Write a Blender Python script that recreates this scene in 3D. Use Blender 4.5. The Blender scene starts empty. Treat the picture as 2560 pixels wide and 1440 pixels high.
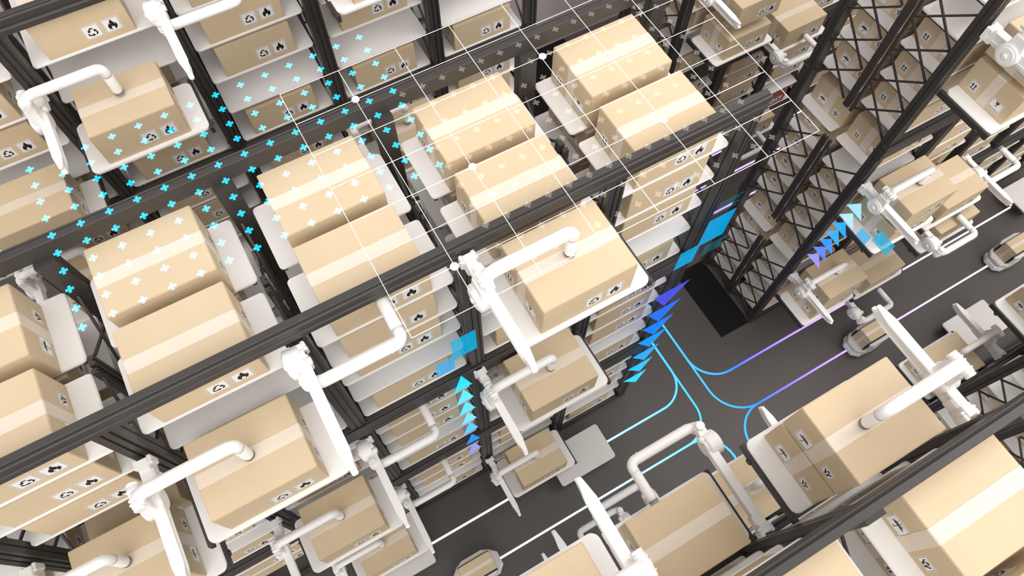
import bpy, bmesh, math, random
from mathutils import Vector, Matrix
random.seed(7)
PI = math.pi
scn = bpy.context.scene
COL = scn.collection

# ------------------------------------------------------------------ materials
def mat(name, col, rough=0.5, metal=0.0, var=0.0, scale=8.0, bump=0.0, spec=0.5):
    m = bpy.data.materials.new(name); m.use_nodes = True
    nt = m.node_tree; b = nt.nodes['Principled BSDF']
    b.inputs['Roughness'].default_value = rough
    b.inputs['Metallic'].default_value = metal
    b.inputs['Specular IOR Level'].default_value = spec
    b.inputs['Base Color'].default_value = (*col, 1)
    tc = nt.nodes.new('ShaderNodeTexCoord')
    nz = nt.nodes.new('ShaderNodeTexNoise'); nz.inputs['Scale'].default_value = scale
    nz.inputs['Detail'].default_value = 4
    nt.links.new(tc.outputs['Object'], nz.inputs['Vector'])
    if var:
        r = nt.nodes.new('ShaderNodeValToRGB')
        r.color_ramp.elements[0].position = 0.3; r.color_ramp.elements[1].position = 0.7
        r.color_ramp.elements[0].color = (*[c * (1 - var) for c in col], 1)
        r.color_ramp.elements[1].color = (*[min(1, c * (1 + var)) for c in col], 1)
        nt.links.new(nz.outputs['Fac'], r.inputs['Fac'])
        nt.links.new(r.outputs['Color'], b.inputs['Base Color'])
    if bump:
        bp = nt.nodes.new('ShaderNodeBump'); bp.inputs['Strength'].default_value = bump
        nt.links.new(nz.outputs['Fac'], bp.inputs['Height']); nt.links.new(bp.outputs['Normal'], b.inputs['Normal'])
    return m

def glow(name, col, strength, see=1.0):
    """light-emitting projection: adds its light to what lies behind it"""
    m = bpy.data.materials.new(name); m.use_nodes = True
    nt = m.node_tree; nt.nodes.clear()
    o = nt.nodes.new('ShaderNodeOutputMaterial'); e = nt.nodes.new('ShaderNodeEmission')
    e.inputs['Color'].default_value = (*col, 1); e.inputs['Strength'].default_value = strength
    if see > 0:
        t = nt.nodes.new('ShaderNodeBsdfTransparent'); t.inputs['Color'].default_value = (see, see, see, 1)
        a = nt.nodes.new('ShaderNodeAddShader')
        nt.links.new(t.outputs[0], a.inputs[0]); nt.links.new(e.outputs[0], a.inputs[1])
        nt.links.new(a.outputs[0], o.inputs['Surface'])
    else:
        nt.links.new(e.outputs[0], o.inputs['Surface'])
    return m

M = {}
M['kraft'] = mat('kraft_cardboard', (0.62, 0.493, 0.332), 0.75, 0, 0.03, 3.0, 0.02, 0.2)
M['kraft_red_lit'] = mat('red_lit_cardboard', (0.36, 0.10, 0.07), 0.75, 0, 0.03, 3.0, 0.02, 0.2)  # kraft with the pink glow of the light lines put into its colour
M['tape'] = mat('packing_tape', (0.74, 0.64, 0.53), 0.4, 0, 0.02, 5.0, 0, 0.4)
M['white'] = mat('white_plastic', (0.85, 0.835, 0.82), 0.4, 0, 0.012, 2.0, 0, 0.4)
M['arm'] = mat('white_robot_shell', (0.86, 0.845, 0.83), 0.35, 0, 0.01, 2.0, 0, 0.4)
M['grey'] = mat('pale_grey_shell', (0.68, 0.655, 0.635), 0.45, 0, 0.015, 2.0, 0, 0.4)
M['steel'] = mat('charcoal_steel', (0.042, 0.0375, 0.0345), 0.45, 0.0, 0.06, 6.0, 0, 0.45)
M['black'] = mat('black_rubber', (0.012, 0.011, 0.011), 0.5, 0, 0.05, 6.0, 0, 0.3)
M['floor'] = mat('dark_floor', (0.088, 0.079, 0.074), 0.5, 0, 0.03, 0.7, 0.01, 0.35)
M['wall'] = mat('plum_grey_wall', (0.50, 0.44, 0.45), 0.7, 0, 0.02, 0.5, 0, 0.2)
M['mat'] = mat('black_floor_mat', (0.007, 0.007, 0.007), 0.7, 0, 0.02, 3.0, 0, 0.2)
M['paper'] = mat('label_paper', (0.82, 0.81, 0.80), 0.5, 0, 0.01, 3.0, 0, 0.3)
M['ink'] = mat('label_ink', (0.006, 0.006, 0.006), 0.5, 0, 0.01, 3.0, 0, 0.3)
M['metal'] = mat('suction_metal', (0.55, 0.54, 0.54), 0.35, 0.3, 0.02, 3.0)
M['holo_blue'] = glow('hologram_cyan', (0.0, 0.32, 0.62), 1.0)
M['holo_grey'] = glow('hologram_pale', (0.085, 0.075, 0.066), 1.0)
M['holo_line'] = glow('hologram_line', (1.0, 0.93, 0.86), 0.75)
M['holo_dot'] = glow('hologram_dot', (1, 1, 1), 1.05, 0)
M['pane1'] = glow('hologram_pane', (0.0, 0.20, 0.40), 0.9, 0.5)
M['pane2'] = glow('hologram_pane_faint', (0.0, 0.22, 0.36), 0.9, 0.45)
M['pane3'] = glow('hologram_text_haze', (0.0, 0.10, 0.14), 0.6, 0.9)
def tri_mat(i, col): return glow('hologram_arrow_%d' % i, col, 0.8, 0.3)

def strip_mat():
    m = bpy.data.materials.new('led_guide_light'); m.use_nodes = True
    nt = m.node_tree; nt.nodes.clear()
    o = nt.nodes.new('ShaderNodeOutputMaterial'); e = nt.nodes.new('ShaderNodeEmission')
    tc = nt.nodes.new('ShaderNodeTexCoord'); sx = nt.nodes.new('ShaderNodeSeparateXYZ')
    mr = nt.nodes.new('ShaderNodeMapRange'); mr.inputs['From Min'].default_value = 0; mr.inputs['From Max'].default_value = 14
    r = nt.nodes.new('ShaderNodeValToRGB'); cr = r.color_ramp
    stops = [(2.8, (.50, .56, .58)), (4.2, (.30, .50, .60)), (5.0, (.14, .36, .75)), (5.75, (.035, .27, 1.0)),
             (6.2, (.025, .20, 1.0)), (6.55, (.02, .10, 1.0)), (6.95, (.11, .09, 1.0)), (7.6, (.23, .14, .80)),
             (8.8, (.33, .22, .60)), (10.0, (.42, .32, .45)), (12.0, (.45, .42, .42))]
    while len(cr.elements) < len(stops): cr.elements.new(0.5)
    for el, (x, c) in zip(cr.elements, stops): el.position = x / 14; el.color = (*c, 1)
    nt.links.new(tc.outputs['Object'], sx.inputs[0]); nt.links.new(sx.outputs['X'], mr.inputs['Value'])
    nt.links.new(mr.outputs[0], r.inputs['Fac']); nt.links.new(r.outputs['Color'], e.inputs['Color'])
    e.inputs['Strength'].default_value = 2.6
    nt.links.new(e.outputs[0], o.inputs['Surface'])
    return m
M['strip'] = strip_mat()

# ------------------------------------------------------------------ mesh helpers
def bx(bm, a, b):
    x0, y0, z0 = a; x1, y1, z1 = b
    v = [bm.verts.new(p) for p in ((x0,y0,z0),(x1,y0,z0),(x1,y1,z0),(x0,y1,z0),(x0,y0,z1),(x1,y0,z1),(x1,y1,z1),(x0,y1,z1))]
    return [bm.faces.new([v[i] for i in f]) for f in ((3,2,1,0),(4,5,6,7),(0,1,5,4),(1,2,6,5),(2,3,7,6),(3,0,4,7))]

def prism(bm, pts, d, axis='z', mi=0):
    """extrude a 2-D outline; axis z: pts are x,y and d=(z0,z1); axis x: pts are y,z; axis y: pts are x,z"""
    def P(p, t):
        return {'z': (p[0], p[1], t), 'x': (t, p[0], p[1]), 'y': (p[0], t, p[1])}[axis]
    A = [bm.verts.new(P(p, d[0])) for p in pts]; B = [bm.verts.new(P(p, d[1])) for p in pts]
    n = len(pts); fs = []
    fs.append(bm.faces.new(A)); fs.append(bm.faces.new(B[::-1]))
    for i in range(n): fs.append(bm.faces.new((A[i], B[i], B[(i+1) % n], A[(i+1) % n])))
    for f in fs: f.material_index = mi
    return fs

def bar(bm, p, q, w, h=None, up=(0, 0, 1)):
    p, q = Vector(p), Vector(q); d = (q - p).normalized(); h = h or w
    s = d.cross(Vector(up));
    if s.length < 1e-4: s = d.cross(Vector((1, 0, 0)))
    s.normalize(); u = s.cross(d).normalized()
    c = [s*w/2+u*h/2, -s*w/2+u*h/2, -s*w/2-u*h/2, s*w/2-u*h/2]
    A = [bm.verts.new(p + k) for k in c]; B = [bm.verts.new(q + k) for k in c]
    bm.faces.new(A); bm.faces.new(B[::-1])
    for i in range(4): bm.faces.new((A[i], B[i], B[(i+1) % 4], A[(i+1) % 4]))

def tube(bm, pts, radii, seg=20, cap=True):
    pts = [Vector(p) for p in pts]
    if not isinstance(radii, (list, tuple)): radii = [radii] * len(pts)
    rings = []; ref = None
    for i, p in enumerate(pts):
        if i == 0: d = pts[1] - pts[0]
        elif i == len(pts) - 1: d = pts[-1] - pts[-2]
        else: d = (pts[i] - pts[i-1]).normalized() + (pts[i+1] - pts[i]).normalized()
        if d.length < 1e-9: d = pts[-1] - pts[0]
        d.normalize()
        if ref is None:
            ref = d.orthogonal().normalized()
        ref = (ref - d * ref.dot(d)).normalized(); o = d.cross(ref)
        rings.append([bm.verts.new(p + (ref*math.cos(2*PI*k/seg) + o*math.sin(2*PI*k/seg)) * radii[i]) for k in range(seg)])
    for a, b in zip(rings, rings[1:]):
        for k in range(seg):
            f = bm.faces.new((a[k], a[(k+1) % seg], b[(k+1) % seg], b[k])); f.smooth = True
    if cap:
        bm.faces.new(rings[0][::-1]); bm.faces.new(rings[-1])

def rrect(w, d, r, n=5, corners=(1, 1, 1, 1)):
    o = []
    for i, (sx, sy, a) in enumerate(((1, 1, 0), (-1, 1, 90), (-1, -1, 180), (1, -1, 270))):
        if corners[i]:
            for k in range(n + 1):
                t = math.radians(a + 90 * k / n)
                o.append((sx*(w/2 - r) + r*math.cos(t), sy*(d/2 - r) + r*math.sin(t)))
        else: o.append((sx*w/2, sy*d/2))
    return o

def mesh(name, build, mats, bevel=0, seg=2, clean=True):
    bm = bmesh.new(); build(bm)
    if clean: bmesh.ops.recalc_face_normals(bm, faces=bm.faces)
    if bevel:
        es = [e for e in bm.edges if len(e.link_faces) == 2 and e.calc_face_angle(0) > 0.6]
        bmesh.ops.bevel(bm, geom=es, offset=bevel, segments=seg, affect='EDGES', clamp_overlap=True)
    me = bpy.data.meshes.new(name); bm.to_mesh(me); bm.free()
    for m in (mats if isinstance(mats, (list, tuple)) else [mats]): me.materials.append(m)
    return me

def obj(name, me, parent=None, loc=(0, 0, 0), rot=(0, 0, 0)):
    o = bpy.data.objects.new(name, me); COL.objects.link(o)
    o.location = loc; o.rotation_euler = rot
    if parent: o.parent = parent
    return o

def tag(o, label, cat, group=None):
    o['label'] = label; o['category'] = cat
    if group: o['group'] = group
    return o

def thing(name, label, cat, loc=(0, 0, 0), rz=0, group=None):
    o = bpy.data.objects.new(name, None); COL.objects.link(o)
    o.empty_display_size = 0.1
    o.location = loc; o.rotation_euler = (0, 0, rz)
    return tag(o, label, cat, group)

def dup(src, loc, rz, label, group=None):
    r = src.copy(); COL.objects.link(r); r.location = loc; r.rotation_euler = (0, 0, rz); r['label'] = label
    if group: r['group'] = group
    for ch in list(src.children):
        c = ch.copy(); COL.objects.link(c); c.parent = r
        for g in list(ch.children):
            d = g.copy(); COL.objects.link(d); d.parent = c
    return r

# ------------------------------------------------------------------ printed labels
def poly(bm, pts, cx, cz, s, y0, mi=1, sx=1.0):
    prism(bm, [(cx + p[0]*s*sx, cz + p[1]*s) for p in pts], (y0 - 0.0006, y0), 'y', mi)

def rot2(p, a): return (p[0]*math.cos(a) - p[1]*math.sin(a), p[0]*math.sin(a) + p[1]*math.cos(a))

def sym_recycle():
    out = []
    V = [(0, .80), (-.80, -.58), (.80, -.58)]
    def L(p, q, t): return (p[0]+(q[0]-p[0])*t, p[1]+(q[1]-p[1])*t)
    def band(p, q, w):
        dx, dy = q[0]-p[0], q[1]-p[1]; l = math.hypot(dx, dy); nx, ny = -dy/l*w/2, dx/l*w/2
        return [(p[0]+nx, p[1]+ny), (q[0]+nx, q[1]+ny), (q[0]-nx, q[1]-ny), (p[0]-nx, p[1]-ny)]
    for i in range(3):
        a, b, c = V[i], V[(i+1) % 3], V[(i+2) % 3]
        k = L(L(a, b, .5), c, -.02)
        p0, p1 = L(a, c, .20), L(a, b, .20)      # folded corner
        out.append(band(L(p0, c, .10), p0, .19)); out.append(band(p0, p1, .21))
        q = L(a, b, .42); out.append(band(p1, q, .19))
        t = L(a, b, .66); dx, dy = t[0]-q[0], t[1]-q[1]; l = math.hypot(dx, dy); nx, ny = -dy/l*.25, dx/l*.25
        out.append([(q[0]+nx, q[1]+ny), t, (q[0]-nx, q[1]-ny)])
    return out
def sym_flame():
    return [[(.10, .86), (-.16, .56), (-.20, .30), (-.12, .04), (-.24, .20), (-.28, .34), (-.52, .04), (-.60, -.28), (-.48, -.58), (-.14, -.80), (-.26, -.58), (-.22, -.38), (-.06, -.16), (-.02, -.38), (.10, -.26), (.20, -.50), (.12, -.80), (.46, -.60), (.60, -.28), (.56, .04), (.44, .26), (.42, .06), (.32, -.06), (.34, .22), (.18, .44)]]
def sym_up():
    o = [[(-.62, -.70), (.62, -.70), (.62, -.52), (-.62, -.52)]]
    for cx in (-.33, .33):
        o.append([(cx-.11, -.40), (cx+.11, -.40), (cx+.11, .22), (cx+.27, .22), (cx, .68), (cx-.27, .22), (cx-.11, .22)])
    return o
def sym_glass():
    return [[(-.28, .78), (-.02, .78), (-.10, .58), (.06, .50), (-.02, .34), (.14, .54), (.02, .62), (.10, .78), (.28, .78), (.30, .50), (.20, .26), (.05, .16), (.05, -.16), (.20, -.24), (-.20, -.24), (-.05, -.16), (-.05, .16), (-.20, .26), (-.30, .50)]]
def sym_umbrella():
    dome = [(0.74*math.cos(t), -0.02 + 0.46*math.sin(t)) for t in [PI*k/10 for k in range(11)]]
    scal = [(-.74, -.02), (-.55, .07), (-.37, -.02), (-.18, .07), (0, -.02), (.18, .07), (.37, -.02), (.55, .07)]
    o = [dome[:-1] + scal]
    o.append([(-.035, .0), (.035, .0), (.035, -.62), (-.035, -.62)])
    o.append([(-.035, -.62), (.035, -.62), (-.02, -.74), (-.18, -.74), (-.25, -.60), (-.17, -.58), (-.12, -.66)])
    for x, z in ((-.34, .58), (.02, .70), (.36, .58)):
        o.append([(x+.075*math.cos(2*PI*k/8), z+.085*math.sin(2*PI*k/8)) for k in range(8)])
    return o
def sym_hands():
    o = []
    for a in (-PI/6+PI/3*0, PI/2, -PI*5/6):
        pass
    # parcel seen corner-on: three rhombs with gaps
    h = .34; c = (0, .34)
    k = [(h*math.cos(math.radians(a)), h*math.sin(math.radians(a))) for a in (90, 30, -30, -90, -150, 150)]
    for i in (0, 2, 4):
        q = [(0, 0), k[(i+5) % 6], k[i], k[(i+1) % 6]]
        m = (sum(p[0] for p in q)/4, sum(p[1] for p in q)/4)
        o.append([(c[0]+m[0]+(p[0]-m[0])*.8, c[1]+m[1]+(p[1]-m[1])*.8) for p in q])
    hand = [(.10, -.10), (.26, -.06), (.46, .10), (.50, .42), (.62, .44), (.66, .06), (.44, -.30), (.34, -.74), (.06, -.74), (.12, -.40)]
    o.append(hand); o.append([(-x, z) for x, z in hand][::-1])
    return o
_font = bpy.data.curves.new('t', 'FONT'); _font.body = 'FRAGILE'; _font.align_x = 'CENTER'; _font.size = 0.024; _font.extrude = 0
_fo = bpy.data.objects.new('t', _font); COL.objects.link(_fo)
dg = bpy.context.evaluated_depsgraph_get(); dg.update()
_tm = bpy.data.meshes.new_from_object(_fo.evaluated_get(dg))
TXT = ([(v.co.x, v.co.y) for v in _tm.vertices], [tuple(p.vertices) for p in _tm.polygons])
bpy.data.objects.remove(_fo); bpy.data.curves.remove(_font); bpy.data.meshes.remove(_tm)

def sticker(name, w, h, sym, scale, dz=0.0, text=False, rounded=False):
    """label in the local x-z plane, facing -y, centred on the origin"""
    def build(bm):
        prism(bm, [(-w/2, -h/2), (w/2, -h/2), (w/2, h/2), (-w/2, h/2)], (-0.0010, 0.0004), 'y', 0)
        m, t = 0.004, 0.0018
        a, b = w/2 - m, h/2 - m
        for p, q in (((-a, -b), (a, -b+t)), ((-a, b-t), (a, b)), ((-a, -b+t), (-a+t, b-t)), ((a-t, -b+t), (a, b-t))):
            prism(bm, [(p[0], p[1]), (q[0], p[1]), (q[0], q[1]), (p[0], q[1])], (-0.0014, -0.0010), 'y', 1)
        for pts in sym: poly(bm, pts, 0, dz, scale, -0.0011, 1)
        if text:
            vs = [bm.verts.new((x, -0.0016, z - h/2 + 0.012)) for x, z in TXT[0]]
            for f in TXT[1]:
                try: bm.faces.new([vs[i] for i in f]).material_index = 1
                except ValueError: pass
    return mesh(name, build, [M['paper'], M['ink']])
ST = dict(
    recycling_label=sticker('recycling_label', .114, .112, sym_recycle(), .047),
    flame_label=sticker('flame_label', .114, .112, sym_flame(), .051),
    this_way_up_label=sticker('this_way_up_label', .078, .092, sym_up(), .040),
    fragile_label=sticker('fragile_label', .112, .100, sym_glass(), .046, .010, True),
    keep_dry_label=sticker('keep_dry_label', .114, .108, sym_umbrella(), .048),
    handle_with_care_label=sticker('handle_with_care_label', .080, .080, sym_hands(), .038),
)
# ------------------------------------------------------------------ cardboard box
BW, BD, BH = 0.60, 0.465, 0.30
def carton(bm): bx(bm, (-BW/2, -BD/2, 0), (BW/2, BD/2, BH))
BOX_ME = mesh('cardboard_box', carton, M['kraft'], 0.0045, 2)
BOX_RED = BOX_ME.copy(); BOX_RED.materials.clear(); BOX_RED.materials.append(M['kraft_red_lit'])
def tape_b(bm):
    w, t, e = 0.042, 0.0012, 0.0
    bx(bm, (-BW/2 + .004, -w, BH - .0005), (BW/2 - .004, w, BH + t))
    for s in (-1, 1):
        x = s*BW/2
        bx(bm, (min(x, x + s*t) - (0.0005 if s > 0 else 0), -w, 0.004), (max(x, x + s*t) + (0.0005 if s < 0 else 0), w, BH - .003))
        prism(bm, [(x - s*.006, BH - .001), (x - s*.004, BH + t), (x + s*t, BH - .006), (x, BH - .008)], (-w, w), 'y')
TAPE_ME = mesh('packing_tape', tape_b, M['tape'])
def make_box(loc, rz, label, group, me=None, name='cardboard_box', labels=True):
    o = obj(name, me or BOX_ME, None, loc, (0, 0, rz)); tag(o, label, 'box', group)
    obj('packing_tape', TAPE_ME, o)
    f = -BD/2
    obj('recycling_label', ST['recycling_label'], o, (-BW/2 + .337, f, .103))
    obj('flame_label', ST['flame_label'], o, (-BW/2 + .473, f, .103))
    L = -BW/2; Rr = BW/2
    obj('fragile_label', ST['fragile_label'], o, (L, f + .128, .090), (0, 0, -PI/2))
    obj('this_way_up_label', ST['this_way_up_label'], o, (L, f + .358, .090), (0, 0, -PI/2))
    obj('keep_dry_label', ST['keep_dry_label'], o, (Rr, f + .140, .090), (0, 0, PI/2))
    obj('handle_with_care_label', ST['handle_with_care_label'], o, (Rr, f + .345, .085), (0, 0, PI/2))
    return o

# ------------------------------------------------------------------ shelf tray
TW, TD = 0.86, 0.485
def tray_b(bm):
    prism(bm, rrect(TW, TD, .028, 5), (-.022, 0))
TRAY_EXT = mesh('pulled_tray', lambda bm: prism(bm, rrect(TW, TD + .012, .05, 6), (-.030, 0)), M['white'], 0.006, 2)
TRAY_ME = mesh('shelf_tray', tray_b, M['white'], 0.005, 2)
def rail_b(bm):
    prism(bm, [(-.012, -TD/2 + .03), (.005, -TD/2 + .03), (.005, TD/2 - .09), (.013, TD/2 - .075), (.013, TD/2 - .01), (-.012, TD/2 - .01)], (-.050, -.010))
RAIL_ME = mesh('side_rail', rail_b, M['steel'], 0.003, 1)
RAIL2_ME = mesh('side_rail_ext', lambda bm: (bx(bm, (-.014, -TD/2 - .005, -.075), (.014, TD/2 + .04, -.012)),
                                           tube(bm, [(-.022, -TD/2 + .10, -.07), (.022, -TD/2 + .10, -.07)], .022, 12)), M['steel'], 0.003, 1)
def make_tray(loc, rz, label, group, ext=False):
    o = obj('shelf_tray', TRAY_EXT if ext else TRAY_ME, None, loc, (0, 0, rz)); tag(o, label, 'tray', group)
    for s in (-1, 1):
        r = obj('side_rail', RAIL2_ME if ext else RAIL_ME, o, (s*(TW/2 + (.004 if ext else -.028)), 0, 0))
        r.scale = (s, 1, 1)
    return o

# ------------------------------------------------------------------ racks
LV = [.085, .46, .82, 1.175, 1.53]
PW = 0.09
def post_b(h):
    def f(bm):
        # lipped C-profile with a groove down the front and the side
        w = PW; e = .024
        P = [(-w, 0), (-.052, 0), (-.050, .010), (-.040, .010), (-.038, 0), (-.010, 0), (-.008, .012), (.004, .012), (.006, .003), (e, .003), (e, w*.45), (e-.008, w*.48), (e-.008, w*.56), (e, w*.60), (e, w), (-w, w), (-w, w*.60), (-w+.008, w*.56), (-w+.008, w*.48), (-w, w*.45)]
        prism(bm, P, (0, h))
        bx(bm, (-w - .02, -.015, 0), (.02, w + .01, .012))
    return f
def inner_b(z0, z1, t):
    def f(bm):
        prism(bm, [(-PW, 0), (-PW + .035, 0), (-PW + .035, t*.35), (-PW + .024, t*.42), (-PW + .024, t*.58), (-PW + .035, t*.65), (-PW + .035, t), (-PW, t)], (z0, z1))
    return f
def brace_b(z0):
    def f(bm):
        ya, yb, x = PW, .50, -PW + .02
        lv = [z0 + .05] + [z0 + l - .03 for l in LV[1:]]
        for a, b in zip(lv, lv[1:]):
            bar(bm, (x, ya, a), (x, yb, b), .014, .016, (1, 0, 0)); bar(bm, (x + .015, ya, b), (x + .015, yb, a), .014, .016, (1, 0, 0))
    return f
def beam_b(x0, x1, z0, z1):
    def f(bm):
        h = z1 - z0
        P = [(-.018, z0), (-.018, z0 + h*.35), (-.010, z0 + h*.40), (-.010, z0 + h*.52), (-.018, z0 + h*.57), (-.018, z1 - .008), (-.012, z1), (-.004, z1), (-.002, z1 - .012), (.006, z1 - .012), (.008, z1), (.050, z1), (.050, z0)]
        prism(bm, P, (x0, x1), 'x')
    return f
def rack(label, x0, n, yf, sgn, group='storage racks', top=3, gapcols=()):
    """sgn=+1: front faces -y; sgn=-1: front faces +y.  x0: right edge of the first post"""
    t = thing('storage_rack', label, 'rack', (x0, yf, 0), 0, group)
    D = 1.13
    pm = mesh('post', post_b(2.0*top - .135), M['steel'])
    im = [[mesh('inner_post', inner_b(2*s + .03, 2*s + 1.57, t_), M['steel']) for t_ in (.028, .060)] for s in range(top)]
    cm = [mesh('cross_brace', brace_b(2*s), M['steel']) for s in range(top)]
    def put(name, me, x, y, flip):
        # flip: part mirrored across the rack's depth
        o = obj(name, me, t, (x, sgn*y, 0)); o.scale = (1, sgn*(-1 if flip else 1), 1); return o
    for k in range(n + 1):
        put('post', pm, k, 0, False); put('post', pm, k, D, True)
        for s in range(top):
            put('inner_post', im[s][0], k, .485, False); put('inner_post', im[s][1], k, .597, True)
            put('cross_brace', cm[s], k, 0, False); put('cross_brace', cm[s], k, D, True)
    for s in range(top):
        for nm, z0, z1 in (('beam', 2*s + 1.865, 2*s + 1.985), ('base_beam', 2*s + .0, 2*s + .055)):
            me = mesh(nm, beam_b(-PW - .012, n + .012, z0, z1), M['steel'], 0.003, 1)
            put(nm, me, 0, 0, False); put(nm, me, 0, D, True)
    return t

SEC = ['bottom', 'middle', 'top']; ORD = ['first', 'second', 'third', 'fourth', 'fifth', 'sixth', 'seventh', 'eighth']
KEEP = {5,6,7,8,9,10,11,15,17,18,19,20,21,22,24,25,26,27,47,49,55,65,66,67,68,69,70,71,72,74,75,76,77,80,81,84,85,86,87,88,89,107,109,110,111,113,114,115,116,117,118,119,120,121,122,125,126,127,128,130,131,132,134,135,136,137,138,139,140,141,142,146,148,149,168,172,174,175,176,177,178,179,180,181,182,184,185,186,187,188,189,190,191,192,194,195,196,197,198,199,200,201,202,204,205,206,207,208,209,232,234,236,237,238,239,240,241,242,244,245,246,247,248,249,250,251,252,254,256,257,258,259,260,261,262,264,265,266,267,268,269,270,272,276,278,282,284,286,287,288,289,290,292,293,294,295,296,297,298,299,300,301,302,304,305,306,307,308,309,310,311,312,314,315,316,317,318,319,320,321,322,324,325,326,327,328,329,354,355,356,357,358,359,369,376,377,378,379,380,381,382,384,385,386,387,388,389,406,407,408,410,412,413,414,416,418,419,421,425,426,427,428,429,430,431,432,434,435,436,437,438,439,440,441,442,446,448,449,466,468,470,471,472,473,478,479,494,495,496,497,498,499,500,501,502,504,505,506,507,508,509,538,545,547,549,550,551,552,556,557,558,559,560,561,562,564,565,566,567,568,569,586,588,590,592,614,615,616,617,618,619,620,621,622,624,625,643,644,646,647,648,649,650,651,660,661,662,663,664,665,666,668,669,670,671,672,673,674,675,676,678,679,680,681,682,683,684,685,686,688,689,690,691,692,693,694,695,696,697,698,699,700,701,702,703,704,705,706,707,708,709,710,711,712,713,714,715,716,717,718,723,724,725,726,727,733,734,735,736,737,738,739,745,746,747,781,790,791,792,793,794,795,844,845,846,847,848,849,850,851,853,901,902,903,904,905,906,907,909,960,961,963,1024,1025,1026,1027,1028,1029,1030,1031,1032,1034,1035,1036,1037,1038,1039,1057,1059,1060,1061,1062,1063,1064,1065,1067,1081,1082,1084,1085,1086,1087,1088,1089,1094,1095,1097,1140,1141,1142,1144,1145,1146,1147,1150,1151,1152,1200,1201,1202,1205,1206,1207,1208,1209,1210,1211,1460,1461,1462,1464,1465,1466,1467,1468,1469,1510,1511,1512,1514,1515,1517,1520,1521,1522,1524,1525,1526,1527,1528,1529,1553,1555,1556,1557,1558,1559,1562,1564,1565,1566,1567,1568,1569,1570,1571,1572,1574,1575,1576,1577,1593,1595,1596,1597,1598,1599,1600,1601,1602,1603,1620,1622,1625}
SLOT = [0]
def fill(row, x0, n, yf, sgn, skip_box, skip_tray, from_end, tops=3):
    """trays and boxes on every level; skip(k, half, s, l) -> True where the shelf is empty"""
    rz = 0 if sgn > 0 else PI
    for k in range(n):
        bay = from_end(k)
        for half in (0, 1):
            yc = (.042 + TD/2) if half == 0 else (1.088 - TD/2)
            yb = (.050 + BD/2) if half == 0 else (1.062 - BD/2)
            for s in range(tops):
                for l in range(5):
                    i = SLOT[0]; SLOT[0] += 2
                    z = 2*s + LV[l]
                    hn = ('front', 'back')[half]
                    w = '%s section %s shelf, %s bay %s, %s of %s' % (SEC[s], ORD[l], bay[0], bay[1], hn, row)
                    if not skip_tray(k, half, s, l) and (KEEP is None or i in KEEP):
                        tr = make_tray((x0 + k + TC.get(row, .465), yf + sgn*yc, z), rz + (PI if half else 0), 'white tray, ' + w, 'shelf trays of the ' + row); tr['slot'] = i
                    if not skip_box(k, half, s, l) and not skip_tray(k, half, s, l) and (KEEP is None or i + 1 in KEEP):
                        back180 = ROT_BACK.get(row, 0) and half
                        make_box((x0 + k + .456, yf + sgn*yb, z), rz + (PI if back180 else 0), ('red-tinted box, ' if (row, k, half, s, l) == ('far rack', 2, 0, 0, 0) else 'kraft box, ') + w, 'boxes on the ' + row, BOX_RED if (row, k, half, s, l) == ('far rack', 2, 0, 0, 0) else None)['slot'] = i + 1
TC = {}
ROT_BACK = {'right rack': 1, 'far rack': 1}

LX, LY = .11, 2.82
rack('charcoal storage rack in the middle with robot arms on its front', 0 - 1, 6, 0, 1)
rack('charcoal storage rack at upper left behind the middle rack', LX, 5, LY, 1)
rack('charcoal storage rack on the right with cross-braced end beside black floor mat', 7.22, 6, 0, 1)
rack('charcoal storage rack at far upper right behind the braced right rack', 7.22, 4, LY, 1)
rack('charcoal storage rack in the bottom right corner of the picture', 0, 5, -2.065, -1)
rack('charcoal storage rack at the right edge across the aisle of light lines', 7.46, 5, -2.065, -1)

end = lambda nmax: (lambda k: (ORD[nmax - k], 'left of cross aisle'))
start = lambda k: (ORD[k], 'right of cross aisle')
def pat(extra=()):
    return lambda k, h, s, l: (l == 1 and h == 0) or (k, h, s, l) in extra
never = lambda k, h, s, l: False
fill('middle rack', -1, 6, 0, 1, pat(((2, 0, 2, 3),)), lambda k, h, s, l: (k, h, s, l) in ((2, 0, 2, 2), (1, 0, 2, 1)), end(5))
fill('rear rack', LX, 5, LY, 1, pat(((1, 0, 2, 3),)), lambda k, h, s, l: (k, h, s, l) in ((1, 0, 2, 2),), end(4))
fill('right rack', 7.22, 6, 0, 1, lambda k, h, s, l: (h == 0 and l == 3 and k == 0), lambda k, h, s, l: (k, h, s, l) in ((0, 0, 1, 2), (0, 0, 0, 2), (0, 0, 2, 2)) and False, start)
fill('far rack', 7.22, 4, LY, 1, pat(), never, start)
fill('near rack', 0, 5, -2.065, -1, pat(), never, end(4))
fill('lower rack', 7.46, 5, -2.065, -1, pat(), never, start)

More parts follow.
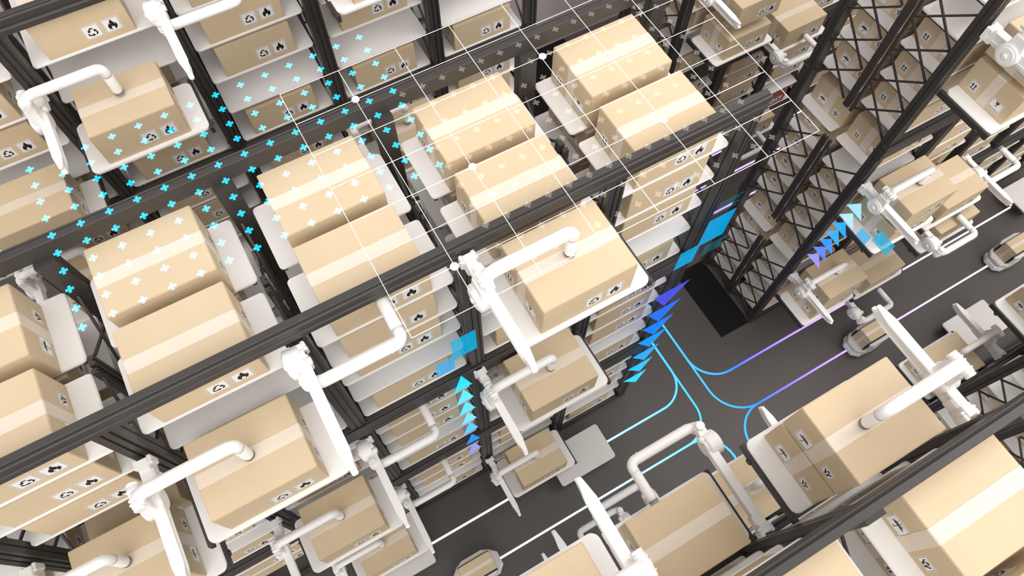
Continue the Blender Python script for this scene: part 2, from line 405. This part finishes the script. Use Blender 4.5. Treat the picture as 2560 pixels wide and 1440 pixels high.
# ------------------------------------------------------------------ robot arms
def blade_b(bm):
    # long tapering rail with a raised rib, pointing to -y
    side = [(-.002, -.060), (-.002, .052), (-.10, .052), (-.36, .045), (-.60, .036), (-.68, .030), (-.725, .004), (-.725, -.006), (-.66, -.034), (-.42, -.040), (-.36, -.062), (-.10, -.068)]
    bm2 = bmesh.new()
    prism(bm, [(p[0], p[1]) for p in side], (-.016, .016), 'x')
    top = [(-.031, .0), (.031, .0), (.031, -.60), (.012, -.715), (-.012, -.715), (-.031, -.60)]
    prism(bm, top, (.034, .050), 'z')
    prism(bm, [(-.023, -.05), (.023, -.05), (.023, -.60), (.010, -.70), (-.010, -.70), (-.023, -.60)], (-.040, -.026), 'z')
    bm2.free()
BLADE = mesh('guide_blade', blade_b, M['arm'], 0.004, 2)
def clamp_b(bm):
    bx(bm, (-.030, -.055, -.070), (.030, .012, .060))
    for s in (-1, 1):
        bx(bm, (s*.036 - .012, -.012, -.055), (s*.036 + .012, .024, .050))
    bx(bm, (-.050, -.030, .020), (.050, -.012, .052))
    bx(bm, (.022, -.11, -.045), (.038, -.05, .040))
CLAMP = mesh('clamp', clamp_b, M['arm'], 0.004, 2)
def arm_parts(AZ, low, tag_):
    """joint drum, shoulder, forearm and hand; AZ: shoulder distance, low: where the cup ends"""
    SZ = AZ - .03; AX, AY = .50, -.012
    def drum_b(bm):
        r = .083; n = 32
        P = [(r*math.cos(2*PI*k/n), r*math.sin(2*PI*k/n)) for k in range(n)]
        prism(bm, P, (-.080, .008), 'x')
        prism(bm, [(p[0]*.80, p[1]*.80) for p in P], (-.088, .030), 'x')
        tube(bm, [(-.100, 0, 0), (-.086, 0, 0)], [.020, .024], 16)
        prism(bm, [(-.075, .02), (.060, .02), (.045, SZ - .05), (-.055, SZ - .05)], (-.066, .002), 'x')
        tube(bm, [(.006, .045, .045), (.046, .045, .045)], .024, 14)
    def shoulder_b(bm):
        tube(bm, [(-.022, -.066, SZ), (-.022, .046, SZ)], .033, 20)
        for y0, y1, r in ((-.085, -.066, .030), (.046, .066, .030), (-.048, -.040, .040), (-.026, -.018, .040), (.020, .028, .040)):
            tube(bm, [(-.022, y0, SZ), (-.022, y1, SZ)], r, 20)
        bx(bm, (-.058, -.045, SZ - .085), (.006, .025, SZ - .015))
    def fore_b(bm):
        pts = [(-.02, AY, AZ - .016), (.05, AY, AZ)]
        for k in range(7):
            a = PI/2*k/6; pts.append((AX - .045 + .045*math.sin(a), AY, AZ - .045 + .045*math.cos(a)))
        pts.append((AX, AY, AZ - .075))
        tube(bm, pts, [.034, .036] + [.0355, .0355, .035, .035, .0345, .034, .0335] + [.033], 24)
        tube(bm, [(AX - .075, AY, AZ + .034), (AX - .075, AY, AZ + .0375)], .008, 10)
    def hand_b(bm):
        tube(bm, [(AX, AY, AZ - .073), (AX, AY, AZ - .076), (AX, AY, low + .045), (AX, AY, low + .026)], [.032, .034, .034, .032], 24)
    def cup_b(bm):
        tube(bm, [(AX, AY, low + .030), (AX, AY, low + .022), (AX, AY, low + .020), (AX, AY, low)], [.030, .032, .028, .032], 24)
    def ring_b(bm): tube(bm, [(AX, AY, low + .023), (AX, AY, low + .020)], .0335, 24)
    return ([('drum_joint', mesh('drum_joint' + tag_, drum_b, M['arm'], 0.005, 2)), ('shoulder_joint', mesh('shoulder_joint' + tag_, shoulder_b, M['arm'], 0.003, 1)),
             ('forearm_tube', mesh('forearm_tube' + tag_, fore_b, M['arm'])), ('hand_tube', mesh('hand_tube' + tag_, hand_b, M['arm'])), ('suction_cup', mesh('suction_cup' + tag_, cup_b, M['metal']))],
            mesh('seal_ring' + tag_, ring_b, M['black']))
REACH = {'A': arm_parts(.245, -.007, '_down'), 'B': arm_parts(.155, -.140, '_across')}
def robot(loc, kind, label, rz=0, y0=-.219):
    t = thing('robot_arm', label, 'robot arm', loc, rz, 'robot arms')
    obj('guide_blade', BLADE, t); obj('clamp', CLAMP, t)
    parts, ring = REACH[kind]
    for nm, me in parts:
        o = obj(nm, me, t, (0, y0, 0), (PI/2 if kind == 'B' else 0, 0, 0))
        if nm == 'suction_cup': obj('seal_ring', ring, o)
    return t

# extended units: (x of the left post edge k, y front, sign, tray z, number of boxes, tray front offset)
def ext(xc, yf, sgn, z, nb, off, where, lift=0.0, dxu=0.0, dxt=0.0):
    rz = 0 if sgn > 0 else PI
    y = yf + sgn*(-off + TD/2)
    make_tray((xc + dxt, y, z), rz, 'white tray pulled out ' + where, 'pulled-out trays', True)
    for i in range(nb):
        nm = ('', '')[0]
        if nb == 1: lb = 'kraft box on the pulled-out tray ' + where
        else: lb = ('lower' if i == 0 else 'upper') + ' of two stacked kraft boxes pulled out ' + where
        make_box((xc + (dxu if i else 0), y + sgn*.012, z + i*(BH + .002) + (lift if i else 0)), rz, lb, 'boxes on pulled-out trays')

# middle rack, front
ext(1.455, 0, 1, 5.065, 1, .53, 'high at bottom left')
ext(3.455, 0, 1, 5.56, 1, .53, 'highest in the picture centre')
ext(3.455, 0, 1, 3.67, 1, .53, 'midway below the centre one')
ext(3.455, 0, 1, .47, 1, .53, 'low beside the empty grey cart')
ext(1.455, 0, 1, 2.69, 1, .53, 'midway under the bottom left one')
ext(1.455, 0, 1, .45, 1, .53, 'near the floor at bottom left')
ext(.455, 0, 1, 4.40, 1, .53, 'at the bottom left edge')
robot((.955, -.045, 5.375), 'A', 'white robot arm gripping the high box at bottom left')
robot((2.955, -.045, 5.87), 'A', 'white robot arm gripping the highest box in the picture centre')
robot((2.955, -.045, 3.98), 'A', 'white robot arm gripping the mid-height box below the centre')
robot((2.955, -.045, .78), 'A', 'white robot arm gripping the low box beside the grey cart')
robot((.955, -.045, 3.0), 'A', 'white robot arm midway down at bottom left')
robot((.955, -.045, .76), 'A', 'white robot arm near the floor at bottom left')
robot((1.955, -.045, 5.79), 'B', 'white robot arm reaching sideways to the top boxes of the third bay', y0=-.05)
robot((1.955, -.045, 3.78), 'B', 'white robot arm reaching sideways to the middle section of the third bay', y0=-.05)
robot((1.955, -.045, 1.79), 'B', 'white robot arm reaching sideways to the bottom section of the third bay', y0=-.05)
robot((-.045, -.045, 4.712), 'A', 'white robot arm cut off by the bottom left corner')
# rear rack, front
ext(LX + 1.455, LY, 1, 5.05, 1, .56, 'from the rear rack at upper left')
ext(LX + .455, LY, 1, 4.49, 1, .56, 'from the rear rack at the left edge')
ext(LX + 3.455, LY, 1, 5.60, 1, .58, 'from the rear rack at the top edge')
robot((LX + .955, LY - .045, 5.37), 'A', 'white robot arm gripping the box pulled out at upper left')
robot((LX + 1.955, LY - .045, 5.72), 'B', 'white robot arm reaching to a shelf box at the top edge', y0=-.05)
robot((LX + 2.955, LY - .045, 5.912), 'A', 'white robot arm whose tip shows at the top edge')
ext(LX + 3.455, LY, 1, 3.50, 1, .56, 'seen between the middle rack posts at centre')
robot((LX + 2.955, LY - .045, 3.82), 'A', 'white robot arm seen between the middle rack posts at centre')
ext(LX + .455, LY, 1, 3.43, 1, .56, 'behind the middle rack at the left edge')
robot((LX - .045, LY - .045, 3.75), 'A', 'white robot arm behind the middle rack at the left edge')
# right rack, front
ext(7.675, 0, 1, 2.80, 2, .53, 'midway on the right rack', .036)
ext(7.675, 0, 1, .865, 2, .53, 'near the floor of the right rack', .030)
ext(7.675, 0, 1, 4.785, 2, .53, 'high on the right rack', .06)
ext(8.51, 0, 1, 2.60, 1, .55, 'second bay of the right rack')
ext(8.69, 0, 1, 2.09, 1, .66, 'under the second bay of the right rack')
ext(8.60, 0, 1, .70, 1, .55, 'low in the second bay of the right rack')
robot((7.175, -.045, 3.45), 'A', 'white robot arm gripping the mid-height boxes of the right rack')
robot((7.175, -.045, 1.51), 'A', 'white robot arm gripping the low boxes of the right rack')
robot((7.175, -.045, 5.458), 'A', 'white robot arm at the upper right edge of the picture')
robot((8.175, -.045, 2.46), 'B', 'white robot arm reaching back to the mid-height box, second bay right', y0=-.632)
robot((8.175, -.045, .55), 'B', 'white robot arm reaching back to the low box, second bay right', y0=-.632)
robot((9.235, -.045, 2.50), 'B', 'white robot arm at the right edge above the pale cart', y0=-.217)
# far rack, front
ext(7.675, LY, 1, 2.90, 2, .58, 'from the far rack at upper right', .17)
ext(8.675, LY, 1, 2.56, 1, .58, 'beside the two stacked ones at upper right')
ext(8.675, LY, 1, .66, 1, .58, 'low on the far rack beyond the middle rack end')
robot((7.175, LY - .045, 3.684), 'A', 'white robot arm over two stacked boxes at upper right')
robot((8.175, LY - .045, 2.70), 'B', 'white robot arm reaching back to the box at upper right', y0=-.66)
robot((8.175, LY - .045, .80), 'B', 'white robot arm low on the far rack beyond the middle rack end', y0=-.66)
# near rack and lower right rack (facing the light lines)
NY = -2.065
ext(4.455, NY, -1, 4.93, 2, .53, 'from the near rack at lower right', .03)
ext(3.455, NY, -1, 4.50, 1, .53, 'from the near rack at bottom centre', dxt=-.012)
ext(2.455, NY, -1, 5.40, 1, .53, 'from the near rack at the bottom edge')
ext(4.455, NY, -1, 3.21, 1, .53, 'under the two stacked ones at lower right')
robot((4.885, NY + .045, 3.53), 'A', 'white robot arm whose tip shows behind the two stacked boxes', PI)
ext(3.455, NY, -1, 2.30, 1, .53, 'second down in the column at bottom centre')
ext(3.455, NY, -1, .77, 1, .53, 'lowest in the column at bottom centre')
robot((3.925, NY + .045, .92), 'B', 'white robot arm nearest the floor at bottom centre', PI, y0=-.608)
robot((2.885, NY + .045, 3.62), 'A', 'white robot arm showing only its tip above the bottom edge box', PI)
robot((2.885, NY + .045, 1.80), 'A', 'white robot arm showing a tiny tip near the bottom edge box', PI)
robot((4.885, NY + .045, 5.573), 'A', 'large white robot arm gripping two stacked boxes at lower right', PI)
robot((3.925, NY + .045, 4.62), 'B', 'white robot arm reaching to the box at bottom centre', PI, y0=-.608)
robot((2.885, NY + .045, 5.72), 'A', 'white robot arm at the bottom edge with ribbed drum', PI)
robot((3.925, NY + .045, 2.45), 'B', 'white robot arm below the bottom centre box', PI, y0=-.608)
ext(7.92, NY, -1, 1.42, 1, .53, 'low at the right below the large arm', dxt=.07)
robot((8.42, NY + .045, 1.74), 'A', 'white robot arm gripping the low box at right', PI)
ext(8.675, NY, -1, 2.43, 1, .53, 'at the right edge of the picture')

# ------------------------------------------------------------------ carts and floor robots
def deck_cart(loc, label, rz=0):
    t = thing('transport_cart', label, 'cart', loc, rz, 'flat transport carts')
    obj('deck', mesh('deck', lambda bm: prism(bm, rrect(.78, .48, .035, 5), (.225, .25)), M['grey'], .004, 2), t)
    obj('base', mesh('base', lambda bm: (prism(bm, rrect(.60, .36, .05, 4), (.05, .225)),), M['steel'], .006, 1), t)
    w = mesh('wheel', lambda bm: tube(bm, [(0, -.02, .05), (0, .02, .05)], .05, 16), M['black'])
    for sx in (-.2, .2):
        for sy in (-.17, .17): obj('wheel', w, t, (sx, sy, 0))
    return t
deck_cart((4.02, -.435, 0), 'empty pale grey cart on the light line below the picture centre')
deck_cart((1.49, -.435, 0), 'pale grey cart under the lowest box at bottom left')
deck_cart((9.67, -1.60, 0), 'empty pale grey cart under an arm at the right')
deck_cart((12.02, -.42, 0), 'pale grey cart cut off by the right edge of the picture')

def agv_shell(bm):
    P = [(-.285, -.085), (-.285, .085), (-.20, .155), (-.10, .165), (.0, .18), (.10, .165), (.20, .155), (.285, .085), (.285, -.085), (.20, -.155), (.10, -.165), (0, -.18), (-.10, -.165), (-.20, -.155)]
    prism(bm, P, (.03, .22))
    for s in (-1, 1):
        prism(bm, [(-.19, s*.128), (.19, s*.128), (.14, s*.165), (-.14, s*.165)][::s], (.22, .40))
        bx(bm, (-.20, s*.128 - .012, .38), (.20, s*.128 + .014, .41))
AGV_SHELL = mesh('shell', agv_shell, M['grey'], .012, 3)
AGV_LIP = mesh('black_lip', lambda bm: (bx(bm, (-.205, -.118, .20), (.205, -.108, .418)), bx(bm, (-.205, .108, .20), (.205, .118, .418))), M['black'])
AGV_BUMP = mesh('bumper', lambda bm: prism(bm, [(-.297, -.08), (-.297, .08), (-.275, .10), (-.21, .16), (-.205, .15), (-.268, .09), (-.268, -.09), (-.205, -.15), (-.21, -.16), (-.275, -.10)], (.05, .13)), M['white'], .004, 1)
AGV_WHEEL = mesh('wheel', lambda bm: tube(bm, [(0, -.015, .035), (0, .015, .035)], .035, 14), M['black'])
AGV_PARCEL = mesh('parcel', lambda bm: bx(bm, (-.20, -.104, 0), (.20, .104, .27)), M['kraft'], .005, 2)
AGV_TAPE = mesh('packing_tape', lambda bm: (bx(bm, (-.199, -.020, .2695), (.199, .020, .2708)), bx(bm, (-.2008, -.02, .01), (-.2, .02, .27)), bx(bm, (.2, -.02, .01), (.2008, .02, .27))), M['tape'])
def agv(x, y, label, lb2):
    t = thing('floor_robot', label, 'floor robot', (x, y, 0), 0, 'box-carrying floor robots')
    obj('shell', AGV_SHELL, t); obj('black_lip', AGV_LIP, t); obj('bumper', AGV_BUMP, t)
    b2 = obj('bumper', AGV_BUMP, t, (0, 0, 0), (0, 0, PI))
    for sx in (-.12, .12):
        for sy in (-.12, .12): obj('wheel', AGV_WHEEL, t, (sx, sy, 0))
    p = obj('cardboard_parcel', AGV_PARCEL, None, (x, y, .222)); tag(p, lb2, 'box', 'parcels on floor robots')
    obj('packing_tape', AGV_TAPE, p)
    for me, yy, sc in (('fragile_label', -.058, .5), ('this_way_up_label', .058, .6)):
        s = obj(me, ST[me], p, (-.20, yy, .2), (0, 0, -PI/2)); s.scale = (sc, 1, sc)
agv(8.30, -.995, 'pale floor robot on the light line right of the curves', 'small taped parcel on the floor robot right of the curves')
agv(10.97, -.995, 'pale floor robot at the right edge of the picture', 'small taped parcel on the floor robot at the right edge')
agv(2.26, -.995, 'pale floor robot at the bottom edge of the picture', 'small taped parcel on the floor robot at the bottom edge')

# ------------------------------------------------------------------ floor, mat, guide lights
fl = obj('floor', mesh('floor', lambda bm: bx(bm, (-14, -14, -.1), (40, 30, 0)), M['floor'])); fl['kind'] = 'structure'
wl = obj('wall_back', mesh('wall_back', lambda bm: bx(bm, (-14, 5.82, 0), (40, 6.0, 12)), M['wall'])); wl['kind'] = 'structure'
fm2 = obj('floor_mat', mesh('floor_mat', lambda bm: bx(bm, (5.4, 4.4, .0005), (7.6, 5.81, .004)), M['mat']))  # flat black sheet on the floor before the back wall
tag(fm2, 'black patch on the floor along the back wall', 'mat')
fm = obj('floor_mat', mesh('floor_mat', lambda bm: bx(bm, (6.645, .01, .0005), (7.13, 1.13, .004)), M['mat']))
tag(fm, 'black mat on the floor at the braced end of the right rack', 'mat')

def ribbon(paths, w=.026, z=(.001, .006)):
    def f(bm):
        for pts in paths:
            n = len(pts); V = []
            for i, p in enumerate(pts):
                a = pts[max(0, i-1)]; b = pts[min(n-1, i+1)]
                dx, dy = b[0]-a[0], b[1]-a[1]; l = math.hypot(dx, dy); nx, ny = -dy/l*w/2, dx/l*w/2
                V.append([bm.verts.new((p[0]+nx, p[1]+ny, z[0])), bm.verts.new((p[0]-nx, p[1]-ny, z[0])), bm.verts.new((p[0]-nx, p[1]-ny, z[1])), bm.verts.new((p[0]+nx, p[1]+ny, z[1]))])
            bm.faces.new(V[0]); bm.faces.new(V[-1][::-1])
            for A, B in zip(V, V[1:]):
                for j in range(4): bm.faces.new((A[j], B[j], B[(j+1) % 4], A[(j+1) % 4]))
    return f
def arc(cx, cy, r, a0, a1, n=16):
    return [(cx + r*math.cos(math.radians(a0 + (a1-a0)*k/n)), cy + r*math.sin(math.radians(a0 + (a1-a0)*k/n))) for k in range(n + 1)]
YA, YB, YC = -.433, -.994, -1.515
XC1, XC2 = 5.757, 6.04
def light(paths, label, z=(.001, .006)):
    o = obj('guide_light', mesh('guide_light', ribbon(paths, .026, z), M['strip'])); tag(o, label, 'light strip', 'glowing floor guide lines')
light([[(-2, YA), (5.37, YA)] + arc(5.37, YA + .387, .387, -90, 0) + [(XC1, 2.0)]], 'glowing guide line along the middle rack curving blue into the cross aisle')
light([[(-2, YB), (5.37, YB)] + arc(5.37, YB + .387, .387, -90, 0) + [(XC1, YA + .387)]], 'glowing guide line along the aisle centre joining the curve at left', (.0002, .0008))
light([[(14, YA), (6.46, YA)] + arc(6.46, YA + .42, .42, -90, -180) + [(XC2, 2.0)]], 'glowing violet guide line curving along the right rack')
light([[(14, YB), (6.52, YB)] + arc(6.52, YB + .48, .48, -90, -180) + [(XC2, YA + .42)]], 'glowing violet guide line along the aisle centre at right', (.0002, .0008))
light([[(6.50, YB)] + arc(6.48, YB - .40, .40, 90, 180) + [(6.08, -3.2)]], 'short blue guide curve leading down behind the large box')
light([[(5.33, YB)] + arc(5.40, YB - .40, .40, 90, 0) + [(5.80, -3.2)]], 'short cyan guide curve behind the bottom centre arm')
light([[(14, YC), (7.2, YC)]], 'violet guide line beside the lower right rack')
light([[(7.4, 1.70), (14, 1.70)]], 'violet guide line nearest the back of the right rack')
light([[(7.4, 2.16), (14, 2.16)]], 'violet guide line along the middle of the rear aisle')
light([[(7.4, 2.57), (14, 2.57)]], 'violet guide line under the front of the far rack')

# ------------------------------------------------------------------ hovering projections
HZ = 6.30
def plus_b(bm, s=.026, t=.0095, c=(0, 0), th=.0012):
    P = [(-t, -s), (t, -s), (t, -t), (s, -t), (s, t), (t, t), (t, s), (-t, s), (-t, t), (-s, t), (-s, -t), (-t, -t)]
    prism(bm, [(c[0]+p[0], c[1]+p[1]) for p in P], (0, th))
def plus_field(label, x0, dx, y0, dy, nx, ny, m, s, t):
    root = thing('plus_sign_projection', label, 'hologram', (x0, y0, HZ), 0)
    me = mesh('plus_mark', lambda bm: plus_b(bm, s, t), m)
    pts = sorted([(i*dx, j*dy) for i in range(nx) for j in range(ny)], key=lambda p: (p[0]+x0-2.265)**2 + (p[1]+y0+1.71)**2)
    for p in pts[:100]: obj('plus_mark', me, root, (p[0], p[1], 0))
    def rest(bm):
        for p in pts[100:]: plus_b(bm, s, t, p)
    o = obj('plus_mark', mesh('plus_mark_rest', rest, m), root); o['kind'] = 'stuff'
plus_field('field of hovering cyan plus signs over the upper left racks', 1.200, .1383, .296, .1085, 14, 10, M['holo_blue'], .0195, .0068)
plus_field('field of hovering pale grey plus signs over the middle rack', 3.032, .1182, -.389, .1312, 14, 10, M['holo_grey'], .018, .0062)
g = thing('grid_projection', 'hovering grid of thin white lines over the middle rack', 'hologram', (2.464, -.485, HZ + .02))
GX = [i*.3325 for i in range(8)]; GY = [j*.225 for j in range(8)]
for j, y in enumerate(GY):
    x0 = 0 if j not in (1, 3) else 0
    obj('grid_line', mesh('grid_line', lambda bm: bx(bm, (0, y - .0014, 0), (GX[-1], y + .0014, .001)), M['holo_line']), g)
for x in GX:
    obj('grid_line', mesh('grid_line', lambda bm: bx(bm, (x - .0014, 0, .001), (x + .0014, GY[-1], .002)), M['holo_line']), g)
dot = mesh('node_dot', lambda bm: prism(bm, [(.021*math.cos(2*PI*k/24), .021*math.sin(2*PI*k/24)) for k in range(24)], (0, .004)), M['holo_dot'])
for x, y in ((2.797, .863), (3.802, .638), (4.132, -.036), (3.131, .188), (2.794, -.263)):
    obj('node_dot', dot, g, (x - 2.464, y + .485, .003))

def arrow_stack(label, loc, rz, tris, cols):
    t = thing('arrow_projection', label, 'hologram', loc, rz)
    for i, (tri, c) in enumerate(zip(tris, cols)):
        obj('arrow_mark', mesh('arrow_mark', lambda bm: prism(bm, tri, (-.001, .001), 'y'), tri_mat(i, c)), t)
    return t
def mixc(a, b, t): return tuple(x + (y-x)*t for x, y in zip(a, b))
CA = [(.02, .62, .92), (.10, .66, .92), (.10, .64, .90), (.16, .62, .90), (.08, .48, .86), (.02, .24, .74), (.24, .26, .80)]
CB = [(.06, .07, .58), (.02, .14, .70), (.01, .18, .76), (.01, .26, .80), (.02, .34, .82), (.03, .46, .84), (.03, .58, .88)]
CC = [(.30, .62, .85), (.34, .66, .88), (.02, .34, .80), (.03, .36, .82), (.04, .26, .78), (.10, .20, .76), (.26, .26, .76)]
zs = [4.02, 3.69, 3.37, 3.05, 2.72, 2.30, 1.92]
arrow_stack('stack of hovering cyan arrows pointing up beside the centre post', (2.78, -.10, 0), 0,
            [[(-.077, z), (.075, z), (.0, z + .30)] for z in zs], CA)
zs = [3.70, 3.30, 2.93, 2.55, 2.10, 1.67, 1.22]
arrow_stack('stack of hovering blue arrows pointing down at the middle rack end', (4.80, -.10, 0), 0,
            [[(-.19 + i*.02, z), (.19 + i*.01, z), (.0 + i*.028, z - .36)] for i, z in enumerate(zs)], CB)
zs = [3.31, 3.13, 2.96, 2.79, 2.62, 2.45, 2.28]
arrow_stack('stack of hovering cyan arrows pointing up beside the right rack', (7.0, -.18, 0), PI/2,
            [[(-.105, z), (.105, z), (0, z + .165)] for z in zs], CC)
def panes(label, loc, rz, rects):
    t = thing('screen_projection', label, 'hologram', loc, rz)
    for q, m in rects: obj('light_pane', mesh('light_pane', lambda bm: prism(bm, q, (-.001, .001), 'y'), m), t)
def rect(x0, x1, z0, z1): return [(x0, z0), (x1, z0), (x1, z1), (x0, z1)]
panes('two hovering blue screens at the end of the middle rack', (4.83, -.12, 0), 0,
      [(rect(.02, .20 + .03*math.sin(i*2.1), 4.92 + i*.035, 4.928 + i*.035), M['pane3']) for i in range(5)] + [(rect(.10, .30 + .03*math.sin(i*1.7), 4.22 + i*.03, 4.228 + i*.03), M['pane3']) for i in range(6)] + [(rect(.0, .24, 4.46, 4.84), M['pane1']), (rect(-.16, .02, 4.21, 4.49), M['pane1'])])
panes('two hovering pale blue screens beside the centre post', (2.75, -.10, 0), 0,
      [(rect(0, .18, 4.70, 5.03), M['pane2']), (rect(-.14, 0, 4.53, 4.76), M['pane1'])])
panes('two hovering teal screens beside the right rack boxes', (7.1, 0, 0), PI/2,
      [(rect(-.44, -.31, 2.98, 3.13), M['pane1']), (rect(-.66, -.46, 3.11, 3.30), M['pane2'])])

# ------------------------------------------------------------------ light, camera
w = bpy.data.worlds.new('hall_light'); scn.world = w; w.use_nodes = True
w.node_tree.nodes['Background'].inputs['Color'].default_value = (1.0, 0.975, 0.95, 1)
w.node_tree.nodes['Background'].inputs['Strength'].default_value = 0.82
def area(name, loc, size, energy, rot=(0, 0, 0), col=(1, .97, .94)):
    d = bpy.data.lights.new(name, 'AREA'); d.shape = 'RECTANGLE'; d.size = size[0]; d.size_y = size[1]; d.energy = energy; d.color = col
    o = bpy.data.objects.new(name, d); COL.objects.link(o); o.location = loc; o.rotation_euler = rot
area('added_top_fill', (3, -1, 14), (14, 10), 120)  # unseen lamp, added so the rack tops come out brighter
area('added_right_fill', (10.5, -1, 11), (6, 5), 360)  # unseen lamp, added to lift the dim right-hand racks
sd = bpy.data.lights.new('added_front_sun', 'SUN'); sd.energy = 1.45; sd.angle = math.radians(70); sd.color = (1, .96, .92)  # soft sun added to brighten front faces; there is no window
so = bpy.data.objects.new('added_front_sun', sd); COL.objects.link(so)
so.rotation_euler = Vector((.16, .74, -.60)).to_track_quat('-Z', 'Y').to_euler()

cam = bpy.data.cameras.new('camera'); co = bpy.data.objects.new('camera', cam); COL.objects.link(co)
cam.sensor_width = 36; cam.sensor_fit = 'HORIZONTAL'; cam.lens = 36*1789.5584/2560
Rm = Matrix(((0.87019498, -0.49268264, 0.00495022), (-0.44318833, -0.78708704, -0.42904323), (0.2152784, 0.37115738, -0.90327039)))
Rc = Matrix((Rm[0], -Rm[1], -Rm[2])).transposed()
co.matrix_world = Matrix.Translation((2.26541459, -1.70958303, 9.29050902)) @ Rc.to_4x4()
cam.clip_start = 0.05
scn.camera = co
scn.view_settings.view_transform = 'Standard'; scn.view_settings.look = 'None'
scn.view_settings.gamma = 1.0; scn.view_settings.use_curve_mapping = False
scn.view_settings.exposure = 0.33
